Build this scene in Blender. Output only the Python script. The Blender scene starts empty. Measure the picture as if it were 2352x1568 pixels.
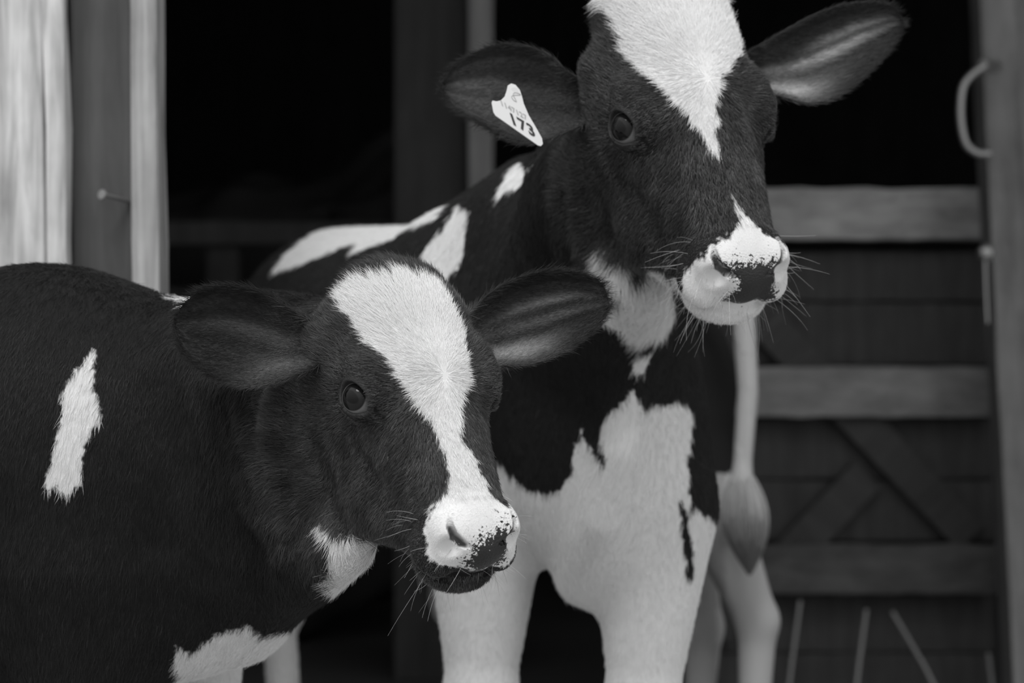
import bpy, math, os
import numpy as np
from mathutils import Vector, Matrix
C = bpy.context.scene.collection
sc = bpy.context.scene

# ------------------------------------------------------------------ camera, world, light, exposure
FPX, CX, CY, CAMH = 5553.0, 1176.0, 784.0, 0.75
PIT = math.atan((900 - 784) / FPX)
cam_d = bpy.data.cameras.new('camera'); cam = bpy.data.objects.new('camera', cam_d); C.objects.link(cam)
cam_d.sensor_width = 36; cam_d.lens = 85; cam_d.clip_start = .05; cam_d.clip_end = 200
cam.location = (0, 0, CAMH); cam.rotation_euler = (math.pi / 2 + PIT, 0, 0)
cam_d.dof.use_dof = True; cam_d.dof.focus_distance = 2.60; cam_d.dof.aperture_fstop = 4.3
sc.camera = cam
sc.view_settings.view_transform = 'Standard'; sc.view_settings.look = 'None'
sc.view_settings.gamma = 1; sc.view_settings.exposure = 0.42; sc.view_settings.use_curve_mapping = False
sc.cycles.use_denoising = True
sc.cycles.use_adaptive_sampling = True; sc.cycles.adaptive_threshold = .015
sc.cycles.max_bounces = 6; sc.cycles.diffuse_bounces = 3; sc.cycles.glossy_bounces = 2

world = bpy.data.worlds.new('overcast_sky'); sc.world = world; world.use_nodes = True
wn = world.node_tree.nodes; wl = world.node_tree.links
bgn = wn['Background']; tc = wn.new('ShaderNodeTexCoord'); sp = wn.new('ShaderNodeSeparateXYZ')
rmp = wn.new('ShaderNodeValToRGB'); e = rmp.color_ramp.elements
e[0].position = 0.0; e[0].color = (.42, .42, .42, 1); e[1].position = 1.0; e[1].color = (1, 1, 1, 1)
mr = wn.new('ShaderNodeMapRange'); mr.inputs['From Min'].default_value = -.1; mr.inputs['From Max'].default_value = .9
wl.new(tc.outputs['Generated'], sp.inputs[0]); wl.new(sp.outputs['Z'], mr.inputs['Value'])
wl.new(mr.outputs[0], rmp.inputs[0]); wl.new(rmp.outputs[0], bgn.inputs['Color']); bgn.inputs['Strength'].default_value = 1.15
sun_d = bpy.data.lights.new('soft_sun', 'SUN'); sun_d.energy = 1.3; sun_d.angle = math.radians(24)
sun = bpy.data.objects.new('soft_sun', sun_d); C.objects.link(sun)
sun.rotation_euler = Vector((.10, .50, -.86)).to_track_quat('-Z', 'Y').to_euler()

def at(px, py, Y):
    """world point at depth Y seen at photo pixel px, py"""
    v = np.array([(px - CX) / FPX, 1.0, -(py - CY) / FPX])
    c, s = math.cos(PIT), math.sin(PIT)
    w = np.array([v[0], v[1] * c - v[2] * s, v[1] * s + v[2] * c])
    return np.array([0, 0, CAMH]) + w * (Y / w[1])

# ------------------------------------------------------------------ materials
def mat(name, col=.5, rough=.7, spec=.3):
    m = bpy.data.materials.new(name); m.use_nodes = True
    b = m.node_tree.nodes['Principled BSDF']
    b.inputs['Base Color'].default_value = (col, col, col, 1); b.inputs['Roughness'].default_value = rough
    b.inputs['Specular IOR Level'].default_value = spec
    return m, m.node_tree.nodes, m.node_tree.links, b

def wood(name, c0, c1, sx=14, sz=.9, knots=0.0, rough=.85, seed=0.0):
    m, n, l, b = mat(name, c0, rough, .2)
    t = n.new('ShaderNodeTexCoord'); mp = n.new('ShaderNodeMapping')
    mp.inputs['Scale'].default_value = (sx, sx, sz); mp.inputs['Location'].default_value = (seed, seed * 2, seed * .7)
    l.new(t.outputs['Object'], mp.inputs[0])
    nz = n.new('ShaderNodeTexNoise'); nz.inputs['Scale'].default_value = 3.0; nz.inputs['Detail'].default_value = 6
    nz.inputs['Roughness'].default_value = .65; nz.inputs['Distortion'].default_value = .5
    l.new(mp.outputs[0], nz.inputs['Vector'])
    n2 = n.new('ShaderNodeTexNoise'); n2.inputs['Scale'].default_value = 9; n2.inputs['Detail'].default_value = 3
    l.new(t.outputs['Object'], n2.inputs['Vector'])
    mx = n.new('ShaderNodeMath'); mx.operation = 'MULTIPLY_ADD'; mx.inputs[1].default_value = .35
    l.new(n2.outputs[0], mx.inputs[0]); l.new(nz.outputs[0], mx.inputs[2])
    r = n.new('ShaderNodeValToRGB'); el = r.color_ramp.elements
    el[0].position = .48; el[0].color = (c0, c0, c0, 1); el[1].position = .88; el[1].color = (c1, c1, c1, 1)
    l.new(mx.outputs[0], r.inputs[0]); l.new(r.outputs[0], b.inputs['Base Color'])
    bp = n.new('ShaderNodeBump'); bp.inputs['Strength'].default_value = .4; bp.inputs['Distance'].default_value = .004
    l.new(mx.outputs[0], bp.inputs['Height']); l.new(bp.outputs[0], b.inputs['Normal'])
    return m

def coat_mat():
    """skin of the calves: tone attribute carries the coat pattern"""
    m, n, l, b = mat('calf_coat', .5, .62, .15)
    a = n.new('ShaderNodeAttribute'); a.attribute_name = 'tone'
    l.new(a.outputs['Fac'], b.inputs['Base Color'])
    w = n.new('ShaderNodeAttribute'); w.attribute_name = 'bare'
    t = n.new('ShaderNodeTexCoord')
    v = n.new('ShaderNodeTexVoronoi'); v.inputs['Scale'].default_value = 420
    l.new(t.outputs['Object'], v.inputs['Vector'])
    bp = n.new('ShaderNodeBump'); bp.inputs['Distance'].default_value = .0006
    l.new(v.outputs['Distance'], bp.inputs['Height']); l.new(w.outputs['Fac'], bp.inputs['Strength'])
    l.new(bp.outputs[0], b.inputs['Normal'])
    mr = n.new('ShaderNodeMapRange'); mr.inputs['To Min'].default_value = .95; mr.inputs['To Max'].default_value = .38
    l.new(w.outputs['Fac'], mr.inputs['Value']); l.new(mr.outputs[0], b.inputs['Roughness'])
    return m

def fur_mat():
    m, n, l, b = mat('calf_fur', .5, .45, .32)
    a = n.new('ShaderNodeAttribute'); a.attribute_name = 'tone'
    l.new(a.outputs['Fac'], b.inputs['Base Color'])
    return m
COAT = coat_mat(); FUR = fur_mat()

# ------------------------------------------------------------------ implicit surfaces
def smin(a, b, k):
    h = np.clip(.5 + .5 * (b - a) / k, 0, 1)
    return b * (1 - h) + a * h - k * h * (1 - h)
def smax(a, b, k): return -smin(-a, -b, k)
def ell(P, c, r, R=None):
    q = P - np.asarray(c, float)
    if R is not None: q = q @ R
    r = np.asarray(r, float)
    k0 = np.linalg.norm(q / r, axis=1) + 1e-9; k1 = np.linalg.norm(q / (r * r), axis=1) + 1e-9
    return k0 * (k0 - 1) / k1
def cone(P, a, b, ra, rb):
    a = np.asarray(a, float); b = np.asarray(b, float); ab = b - a
    t = np.clip(((P - a) @ ab) / (ab @ ab), 0, 1)
    return np.linalg.norm(P - a - t[:, None] * ab, axis=1) - (ra + (rb - ra) * t)
def poly(P, pts, rs):
    d = None
    for i in range(len(pts) - 1):
        e_ = cone(P, pts[i], pts[i + 1], rs[i], rs[i + 1]); d = e_ if d is None else np.minimum(d, e_)
    return d

def surface_nets(f, lo, hi, h):
    n = np.ceil((hi - lo) / h).astype(int) + 1
    ax = [lo[i] + h * np.arange(n[i]) for i in range(3)]
    S = 4
    m = [int(np.ceil(k / S)) for k in n]
    ci = np.stack(np.meshgrid(*[np.arange(k) for k in m], indexing='ij'), -1).reshape(-1, 3)
    cc = lo + (ci * S + (S - 1) / 2) * h
    v = f(cc)
    V = np.repeat(np.repeat(np.repeat(v.reshape(m), S, 0), S, 1), S, 2)[:n[0], :n[1], :n[2]].copy()
    near = ci[np.abs(v) < h * S * 2.2 + .03]
    off = np.stack(np.meshgrid(*[np.arange(S)] * 3, indexing='ij'), -1).reshape(-1, 3)
    idx = (near[:, None, :] * S + off[None]).reshape(-1, 3)
    idx = idx[(idx < n).all(1)]
    for s in range(0, len(idx), 400000):
        q = idx[s:s + 400000]; V[q[:, 0], q[:, 1], q[:, 2]] = f(lo + q * h)
    sg = V < 0
    cell = np.zeros((n[0] - 1, n[1] - 1, n[2] - 1), int)
    for dx in (0, 1):
        for dy in (0, 1):
            for dz in (0, 1):
                cell += sg[dx:n[0] - 1 + dx, dy:n[1] - 1 + dy, dz:n[2] - 1 + dz]
    act = np.argwhere((cell > 0) & (cell < 8))
    num = -np.ones(cell.shape, int); num[tuple(act.T)] = np.arange(len(act))
    acc = np.zeros((len(act), 3)); cnt = np.zeros(len(act))
    cor = [np.array(o) for o in np.ndindex(2, 2, 2)]
    for a_ in cor:
        for d in range(3):
            if a_[d]: continue
            b_ = a_.copy(); b_[d] = 1
            A = V[tuple((act + a_).T)]; B = V[tuple((act + b_).T)]
            mk = (A < 0) != (B < 0); t = np.where(mk, A / np.where(A == B, 1, A - B), 0)
            p = a_ + t[:, None] * (b_ - a_)
            acc += p * mk[:, None]; cnt += mk
    verts = lo + (act + acc / cnt[:, None]) * h
    quads = []
    for d in range(3):
        u, w = (d + 1) % 3, (d + 2) % 3
        sl0 = [slice(None)] * 3; sl1 = [slice(None)] * 3
        sl0[d] = slice(0, n[d] - 1); sl1[d] = slice(1, n[d])
        ed = np.argwhere(sg[tuple(sl0)] != sg[tuple(sl1)])
        ed = ed[(ed[:, u] > 0) & (ed[:, w] > 0) & (ed[:, u] < n[u] - 1) & (ed[:, w] < n[w] - 1)]
        fl = sg[tuple(ed.T)]
        q = []
        for (a1, a2) in ((1, 1), (0, 1), (0, 0), (1, 0)):
            o = ed.copy(); o[:, u] -= a1; o[:, w] -= a2; q.append(num[tuple(o.T)])
        q = np.stack(q, 1); q[~fl] = q[~fl][:, ::-1]; quads.append(q)
    Q = np.concatenate(quads)
    T = np.concatenate([Q[:, [0, 1, 2]], Q[:, [0, 2, 3]]])
    return verts, T

def project(f, V, it=3, h=.0008):
    for _ in range(it):
        d = f(V)
        g = np.stack([f(V + np.eye(3)[i] * h) - f(V - np.eye(3)[i] * h) for i in range(3)], 1) / (2 * h)
        gg = (g * g).sum(1)
        V = V - np.clip(d / np.maximum(gg, .15), -.006, .006)[:, None] * g
    return V

def refine(V, T, mark):
    """split every marked triangle in four, its neighbours to match"""
    E = np.sort(np.concatenate([T[:, [0, 1]], T[:, [1, 2]], T[:, [2, 0]]]), 1)
    U, inv = np.unique(E, axis=0, return_inverse=True); inv = inv.reshape(3, -1).T
    es = np.zeros(len(U), bool); es[inv[mark].ravel()] = True
    L = np.linalg.norm(V[U[:, 0]] - V[U[:, 1]], axis=1)
    nid = -np.ones(len(U), int); nid[es] = len(V) + np.arange(es.sum())
    V2 = np.concatenate([V, (V[U[es, 0]] + V[U[es, 1]]) / 2])
    m = nid[inv]; k = (m >= 0).sum(1); out = [T[k == 0]]
    a = k == 3; t, e_ = T[a], m[a]
    out += [np.stack([t[:, 0], e_[:, 0], e_[:, 2]], 1), np.stack([e_[:, 0], t[:, 1], e_[:, 1]], 1), np.stack([e_[:, 2], e_[:, 1], t[:, 2]], 1), e_]
    for s in range(3):
        r = [s, (s + 1) % 3, (s + 2) % 3]
        a = (k == 1) & (m[:, s] >= 0); t, e_ = T[a][:, r], m[a][:, s]
        out += [np.stack([t[:, 0], e_, t[:, 2]], 1), np.stack([e_, t[:, 1], t[:, 2]], 1)]
        a = (k == 2) & (m[:, r[2]] < 0); t = T[a][:, r]; e0, e1 = m[a][:, r[0]], m[a][:, r[1]]
        out += [np.stack([e0, t[:, 1], e1], 1), np.stack([t[:, 0], e0, e1], 1), np.stack([t[:, 0], e1, t[:, 2]], 1)]
    return V2, np.concatenate(out)

def link_mesh(name, V, F, m, parent=None, smooth=True):
    me = bpy.data.meshes.new(name)
    if isinstance(F, np.ndarray):
        me.vertices.add(len(V)); me.vertices.foreach_set('co', np.asarray(V, np.float32).ravel())
        k = F.shape[1]
        me.loops.add(len(F) * k); me.loops.foreach_set('vertex_index', F.astype(np.int32).ravel())
        me.polygons.add(len(F)); me.polygons.foreach_set('loop_start', np.arange(0, len(F) * k, k, dtype=np.int32))
        me.update(calc_edges=True); me.validate()
    else:
        me.from_pydata([tuple(v) for v in V], [], F); me.update()
    if smooth: me.polygons.foreach_set('use_smooth', [True] * len(me.polygons))
    o = bpy.data.objects.new(name, me); C.objects.link(o)
    if m: me.materials.append(m)
    if parent: o.parent = parent
    return o

def tag(o, label=None, cat=None, group=None, kind=None):
    for k, v in (('label', label), ('category', cat), ('group', group), ('kind', kind)):
        if v: o[k] = v
    return o
# ------------------------------------------------------------------ the calf's head in its own frame
# x sideways, y down the face towards the nose, z out of the forehead
EYE = np.array([.0745, -.007, -.001]); EYR = .0207
EO = np.array([.86, .12, .50]); EO = EO / np.linalg.norm(EO)                     # where the eye looks
ES = np.array([-.30, .88, .36]); ES -= EO * (ES @ EO); ES /= np.linalg.norm(ES)  # along the slit, to the inner corner
ET = np.cross(EO, ES)
NOS = [(.0385, .159, .0330), (.0385, .1665, .0300), (.0360, .1745, .0275), (.0300, .1810, .0255), (.0235, .1850, .0235), (.0165, .1885, .0235)]
NOSR = [.0025, .0042, .0046, .0042, .0032, .0008]
def head_sdf(P, long=0.0, older=False):
    """long stretches the face of the older calf"""
    Q = P.copy()
    if long: Q[:, 1] = np.where(Q[:, 1] > 0, Q[:, 1] / (1 + long), Q[:, 1])
    X = Q.copy(); X[:, 0] = np.abs(X[:, 0])
    d = ell(X, (0, -.075, -.025), (.074, .085, .066))
    d = smin(d, ell(X, (0, -.065, .006), (.070, .108, .042)), .03)
    d = smin(d, cone(X, (0, -.01, .004), (0, .135, .008), .046, .030), .03)
    d = smin(d, cone(X, (.024, .01, -.024), (.016, .135, -.012), .047, .033), .03)
    d = smin(d, cone(X, (.030, -.045, -.084), (.024, .065, -.092), .052, .042), .03)
    d = smin(d, cone(X, (.024, .065, -.092), (.014, .150, -.044), .042, .027), .03)
    d = smin(d, ell(X, (.040, -.040, -.060), (.036, .060, .060)), .03)
    d = smin(d, ell(X, (.066, -.022, .012), (.025, .040, .024)), .022)          # brow over the eye
    d = smin(d, cone(X, (.050, .03, -.020), (.030, .085, -.018), .016, .010), .02)   # cheekbone
    d = smin(d, cone(X, (.050, -.105, -.025), (.074, -.104, -.036), .036, .020), .03)  # ear root
    d = smin(d, ell(X, (.034, -.135, .002), (.018, .022, .018)), .02)              # poll knob
    if older: d = smin(d, ell(X, (.044, -.150, -.004), (.030, .036, .024)), .03)
    # muzzle
    d = smin(d, ell(X, (0, .163, .002), (.044, .036, .033)), .02)
    d = smin(d, ell(X, (.030, .163, .010), (.022, .027, .024)), .012)            # nostril wing
    d = smin(d, ell(X, (.036, .167, -.019), (.0245, .031, .0215)), .012)           # upper lip
    d = smin(d, ell(X, (0, .182, -.004), (.020, .018, .025)), .012)              # nose pad
    d = smin(d, ell(X, (0, .172, -.046), (.047, .034, .0185)), .010)              # chin
    d = smax(d, -poly(X, [(0, .208, -.0330), (.024, .198, -.0345), (.044, .176, -.0370), (.053, .150, -.0380), (.052, .120, -.0400)],
                      [.0028, .0034, .0038, .0032, .0004]), .004)
    # nostril: a comma opening, deep at its upper inner end
    d = smax(d, -ell(X, (.0395, .184, .018), (.0105, .0095, .011)), .009)
    d = smax(d, -poly(X, NOS, NOSR), .0025)
    d = smax(d, -poly(X, [(.0375, .166, .029), (.0335, .174, .024), (.027, .181, .0215), (.022, .184, .021)], [.0028, .0044, .0040, .0020]), .002)
    # eye: lids swell over the ball, the slit is cut out of them
    c = EYE
    q = np.stack([(X - c) @ ES, (X - c) @ ET, (X - c) @ EO], 1)
    d = smin(d, np.linalg.norm(X - c, axis=1) - .0238, .012)
    d = smax(d, -ell(q, (.001, -.0010, .019), (.0202, .0162, .016)), .003)
    d = smax(d, -poly(q, [(.015, -.003, .014), (.0285, -.006, .009)], [.0045, .0012]), .003)
    # folds above and below the lids
    for rr, up in ((.0285, 1), (.0275, -1)):
        a_ = np.linspace(-1.15, 1.15, 7)
        pts = [(math.sin(v) * rr, up * math.cos(v) * rr * .84, .007 - .006 * abs(math.sin(v))) for v in a_]
        d = smax(d, -poly(q, pts, [.0002, .0010, .0013, .0014, .0013, .0010, .0002]), .004)
    # tear trough from the inner corner
    d = smax(d, -poly(X, [(.072, .018, .018), (.064, .034, .012), (.060, .060, -.004)], [.001, .0025, .0005]), .006)
    return d

R1 = np.array([[-0.8547, 0.3007, 0.4231], [-0.5158, -0.4014, -0.7569], [-0.0578, -0.8652, 0.4982]])
R2 = np.array([[-0.9354, 0.2257, 0.2723], [-0.3418, -0.3783, -0.8603], [-0.0912, -0.8977, 0.4310]])

class Head:
    def __init__(s, T, R, k, long=0.0): s.T = np.array(T, float); s.R = R; s.k = k; s.long = long
    def loc(s, P): return ((P - s.T) @ s.R) / s.k
    def wld(s, L): return np.asarray(L, float) * s.k @ s.R.T + s.T
    def st(s, y): return y * (1 + s.long) if y > 0 else y
H1 = Head((-.0933, 2.6, .7419), R1, 1.0)
H2 = Head((.2187, 2.85, 1.0594), R2, 1.117, .0)

# ------------------------------------------------------------------ ears: a cupped leaf between an upper and a lower edge
def spline(pts, t):
    pts = np.asarray(pts, float); n = len(pts) - 1
    x = np.clip(t, 0, 1) * n; i = np.minimum(x.astype(int), n - 1); f = (x - i)[:, None]
    p0 = pts[np.maximum(i - 1, 0)]; p1 = pts[i]; p2 = pts[i + 1]; p3 = pts[np.minimum(i + 2, n)]
    return .5 * (2 * p1 + (p2 - p0) * f + (2 * p0 - 5 * p1 + 4 * p2 - p3) * f ** 2 + (3 * p1 - p0 - 3 * p2 + p3) * f ** 3)
def ear(top, bot, back, cup=.035, nu=72, nv=44, th=.0042, ridge=.002):
    """top, bot: world points from root to tip; back: direction the shell bulges"""
    u = np.linspace(0, 1, nu); A = spline(top, u); B = spline(bot, u)
    v = np.linspace(-1, 1, nv); back = np.asarray(back, float); back = back / np.linalg.norm(back)
    G = A[:, None] * (1 - v[None, :, None]) / 2 + B[:, None] * (1 + v[None, :, None]) / 2
    wd = np.linalg.norm(A - B, axis=1)
    dep = cup * np.clip(wd / wd.max(), 0, 1) * (1.15 - .55 * u)
    prof = (1 - np.abs(v) ** 2.4)
    rg = ridge * np.sin(u * np.pi) [:, None] * np.cos(v * 3.2 * np.pi)[None] * (np.abs(v) < .85)[None]
    G = G + back * (dep[:, None] * prof[None] - rg)[..., None]
    du = np.gradient(G, axis=0); dv = np.gradient(G, axis=1)
    N = np.cross(du, dv); N /= np.linalg.norm(N, axis=2, keepdims=True) + 1e-9
    if (N[nu // 2, nv // 2] @ back) < 0: N = -N
    t = th * (.35 + .65 * (1 - np.abs(v) ** 4))[None, :, None] * np.ones((nu, 1, 1))
    F_ = G - N * t / 2; K = G + N * t / 2
    V = np.concatenate([F_.reshape(-1, 3), K.reshape(-1, 3)]); M = nu * nv; T = []
    i = np.arange(nu - 1)[:, None] * nv + np.arange(nv - 1)[None]; i = i.ravel()
    q = np.stack([i, i + 1, i + nv + 1, i + nv], 1)
    rim = []
    ring = list(range(0, nv)) + [k * nv + nv - 1 for k in range(1, nu)] + [(nu - 1) * nv + k for k in range(nv - 2, -1, -1)] + [k * nv for k in range(nu - 2, 0, -1)]
    for a, b in zip(ring, ring[1:] + ring[:1]): rim.append((b, a, a + M, b + M))
    q = np.concatenate([q, q[:, ::-1] + M, np.array(rim)])
    # winding so that the front faces away from `back`
    a, b, c_ = V[q[0, 0]], V[q[0, 1]], V[q[0, 2]]
    m_ = len(q) // 4; k = q[(nu // 2) * (nv - 1) + nv // 2]
    nn = np.cross(V[k[1]] - V[k[0]], V[k[2]] - V[k[0]])
    if nn @ back > 0: q = q[:, ::-1]
    T = np.concatenate([q[:, [0, 1, 2]], q[:, [0, 2, 3]]])
    uv = np.stack(np.meshgrid(u, v, indexing='ij'), -1).reshape(-1, 2)
    info = np.concatenate([np.c_[uv, np.zeros(M)], np.c_[uv, np.ones(M)]])     # u, v, 0 inside / 1 outside
    return V, T, info
def pts(*a): return [at(*p) for p in a]
EARS1 = [
    ear(pts((735, 745, 2.625), (690, 722, 2.625), (640, 690, 2.615), (575, 662, 2.615), (500, 657, 2.615), (430, 690, 2.615), (403, 735, 2.615)),
        pts((735, 835, 2.605), (690, 858, 2.585), (620, 880, 2.575), (560, 882, 2.580), (490, 860, 2.585), (430, 815, 2.595), (403, 750, 2.615)), (.1, 1, -.12)),
    ear(pts((1010, 765, 2.695), (1045, 745, 2.675), (1090, 705, 2.720), (1150, 655, 2.720), (1230, 626, 2.720), (1310, 622, 2.720), (1375, 645, 2.720), (1398, 690, 2.720)),
        pts((1030, 820, 2.680), (1070, 830, 2.655), (1130, 838, 2.690), (1190, 842, 2.680), (1260, 825, 2.680), (1320, 790, 2.690), (1370, 750, 2.700), (1398, 700, 2.715)), (-.1, 1, -.12))]
EARS2 = [
    ear(pts((1345, 190, 2.920), (1300, 160, 2.910), (1255, 122, 2.910), (1185, 100, 2.910), (1110, 112, 2.920), (1045, 150, 2.930), (1018, 190, 2.940)),
        pts((1345, 285, 2.895), (1300, 305, 2.875), (1240, 325, 2.865), (1180, 322, 2.875), (1110, 285, 2.895), (1045, 245, 2.925), (1018, 205, 2.955)), (.1, 1, -.12)),
    ear(pts((1650, 160, 2.965), (1700, 130, 2.990), (1750, 100, 2.990), (1810, 65, 3.000), (1880, 28, 3.010), (1960, 5, 3.020), (2040, 8, 3.030), (2074, 45, 3.030)),
        pts((1670, 215, 2.955), (1735, 215, 2.970), (1790, 222, 2.960), (1850, 235, 2.960), (1915, 225, 2.970), (1985, 175, 2.990), (2045, 110, 3.020), (2074, 55, 3.040)), (-.15, 1, -.12))]

# ------------------------------------------------------------------ coat chart: directions out of the head's core
CC = np.array([0, .06, -.035]); CA = np.array([0, .35, .937]); CA /= np.linalg.norm(CA)
CB = np.cross(CA, [1., 0, 0])
def chart(L):
    q = L - CC; r = np.linalg.norm(q, axis=1) + 1e-9; q = q / r[:, None]
    z = q @ CA; x = q[:, 0]; y = -(q @ CB); ps = np.arccos(np.clip(z, -1, 1)); k = ps / (np.sqrt(x * x + y * y) + 1e-9)
    return np.stack([x * k, y * k], 1), r
def leg(P, top, knee, fet, hoof, r, k=.03):
    d = cone(P, top, knee, r[0], r[1])
    d = smin(d, cone(P, knee, fet, r[2], r[3]), .02)
    d = smin(d, ell(P, knee, (r[1] * 1.15, r[1] * 1.15, r[1] * 1.3)), .02)
    d = smin(d, cone(P, fet, hoof, r[3] * 1.15, r[3] * 1.35), .015)
    return d

FOLD1 = [(.017, .010, [(-0.374, 2.732, 0.799), (-0.353, 2.704, 0.735), (-0.325, 2.691, 0.682), (-0.287, 2.678, 0.630), (-0.252, 2.669, 0.576)]),
         (.014, .010, [(-0.308, 2.686, 0.755), (-0.287, 2.674, 0.697), (-0.271, 2.666, 0.645), (-0.262, 2.669, 0.601)]),
         (.014, .011, [(-0.256, 2.654, 0.750), (-0.266, 2.664, 0.702), (-0.254, 2.660, 0.654), (-0.247, 2.662, 0.606)]),
         (.013, .010, [(-0.339, 2.702, 0.760), (-0.312, 2.686, 0.711), (-0.297, 2.679, 0.663)]),
         (-.010, .016, [(-0.278, 2.680, 0.589), (-0.282, 2.697, 0.542), (-0.292, 2.750, 0.488)]),
         (-.008, .022, [(-0.409, 2.716, 0.750), (-0.388, 2.706, 0.672), (-0.394, 2.718, 0.584)])]
FOLD2 = [(.011, .011, [(0.080, 2.967, 0.996), (0.086, 2.996, 0.934), (0.092, 3.024, 0.859)]),
         (.010, .011, [(0.056, 2.995, 0.993), (0.062, 3.032, 0.914), (0.069, 3.067, 0.849)]),
         (.007, .012, [(0.002, 3.150, 0.968), (0.030, 3.095, 0.895), (0.047, 3.109, 0.828)])]
def folds(P, d, F):
    m = (np.abs(d) < .05); Q = P[m]; e_ = d[m].copy()
    for amp, w, pl in F:
        e_ -= amp * np.exp(-(poly(Q, pl, [0] * len(pl)) / w) ** 2)
    d = d.copy(); d[m] = e_; return d

def calf1(P):
    d = head_sdf(H1.loc(P)) * H1.k
    b = ell(P, (-1.02, 2.98, .64), (.54, .21, .28))
    b = smin(b, ell(P, at(90, 1060, 2.88), (.21, .165, .235)), .08)
    b = smin(b, ell(P, at(340, 1200, 2.86), (.14, .13, .17)), .08)
    b = smin(b, ell(P, (-.68, 2.93, .615), (.27, .18, .255)), .06)
    b = smin(b, ell(P, (-1.40, 3.0, .70), (.20, .19, .19)), .08)
    b = smin(b, cone(P, at(250, 1000, 2.88), at(600, 930, 2.83), .165, .122), .06)
    b = smin(b, cone(P, at(600, 930, 2.83), H1.wld((0, -.07, -.06)), .122, .085), .05)
    b = smin(b, cone(P, at(430, 1290, 2.86), at(720, 1170, 2.74), .105, .062), .05)
    b = smin(b, cone(P, at(440, 1130, 2.86), at(700, 1090, 2.75), .130, .086), .05)
    b = smin(b, cone(P, at(610, 1290, 2.79), at(790, 1245, 2.67), .078, .034), .04)
    b = smin(b, cone(P, at(360, 1380, 2.86), at(545, 1400, 2.86), .095, .062), .05)
    for sy, yy in ((0, 2.83), (1, 3.08)):
        b = smin(b, leg(P, (-.50 + .09 * sy, yy, .54), (-.49 + .10 * sy, yy - .01, .27), (-.49 + .10 * sy, yy, .10), (-.47 + .10 * sy, yy - .01, .03), (.115 - .04 * sy, .038, .024, .024)), .04)
        b = smin(b, leg(P, (-1.42, yy + .04, .62), (-1.55 - .04 * sy, yy + .05, .36), (-1.52 - .04 * sy, yy + .05, .10), (-1.50 - .04 * sy, yy + .05, .03), (.12, .036, .026, .026)), .04)
    return folds(P, smin(d, b, .035), FOLD1)

def calf2(P):
    d = head_sdf(H2.loc(P), H2.long, True) * H2.k
    b = cone(P, (.0, 3.47, .785), (-.27, 4.05, .825), .205, .200)
    b = smin(b, ell(P, (-.33, 4.20, .785), (.155, .20, .185)), .08)
    b = smin(b, ell(P, at(1385, 1010, 3.30), (.145, .16, .20)), .08)
    b = smin(b, cone(P, at(1060, 640, 3.50), at(1260, 540, 3.35), .095, .115), .08)   # withers
    b = smin(b, cone(P, at(1300, 850, 3.36), at(1420, 470, 3.10), .145, .112), .07)
    b = smin(b, cone(P, at(1420, 470, 3.10), H2.wld((0, -.06, -.07)), .112, .095), .05)
    b = smin(b, cone(P, at(1400, 760, 3.16), at(1455, 640, 3.0), .085, .045), .05)   # throat
    b = smin(b, poly(P, [at(1335, 1335, 3.25), at(1385, 1190, 3.150), at(1425, 1040, 3.115), at(1450, 890, 3.13)], [.030, .026, .024, .021]), .040)   # breast ridge
    for (tx, bx, yy) in ((1115, 1105, 3.36), (1500, 1475, 3.26)):
        t = at(tx, 1180, yy); g = at(bx, 1560, yy)
        b = smin(b, leg(P, t, (g[0], yy - .01, .33), (g[0], yy, .12), (g[0], yy - .02, .03), (.085, .043, .030, .028)), .05)
    for (x, y) in ((-.43, 4.15), (-.12, 4.28)):
        b = smin(b, leg(P, (x + .03, y, .66), (x + .02, y + .10, .38), (x + .04, y + .06, .11), (x + .05, y + .02, .03), (.11, .040, .028, .028)), .05)
    return folds(P, smin(d, b, .035), FOLD2)

def calf3(P):
    b = cone(P, at(1490, 900, 4.42), (.10, 5.15, .66), .155, .175)
    b = smin(b, ell(P, at(1540, 860, 4.38), (.10, .13, .15)), .06)
    b = smin(b, ell(P, (.11, 5.3, .66), (.15, .18, .19)), .08)
    b = smin(b, cone(P, (.12, 5.4, .76), (.14, 5.75, .92), .11, .08), .06)
    b = smin(b, cone(P, (.14, 5.75, .92), (.15, 5.95, .78), .075, .045), .05)
    for (kx, ky, g) in (((1640, 1180), (1740, 1425), 4.28), ((1560, 1180), (1615, 1440), 4.45)):
        t = at(kx[0], kx[1], g)
        h = at(ky[0], ky[1], g)
        b = smin(b, cone(P, at(kx[0] - 70, 1010, g + .05), t, .085, .062), .05)
        b = smin(b, cone(P, t, h, .060, .036), .03)
        b = smin(b, cone(P, h, (h[0] - .01, g - .01, .12), .035, .024), .02)
        b = smin(b, cone(P, (h[0] - .01, g - .01, .12), (h[0] - .01, g, .025), .027, .034), .02)
    for x in (-.03, .25):
        b = smin(b, leg(P, (x, 5.3, .55), (x, 5.32, .28), (x, 5.33, .1), (x, 5.31, .03), (.07, .034, .025, .025)), .04)
    tail = poly(P, [at(1560, 640, 4.28), at(1660, 650, 4.19), at(1708, 720, 4.17), at(1718, 900, 4.17), at(1706, 1060, 4.17), at(1702, 1150, 4.17), at(1712, 1290, 4.17)],
                [.022, .021, .020, .018, .0165, .024, .008])
    return smin(b, tail, .03)

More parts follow.
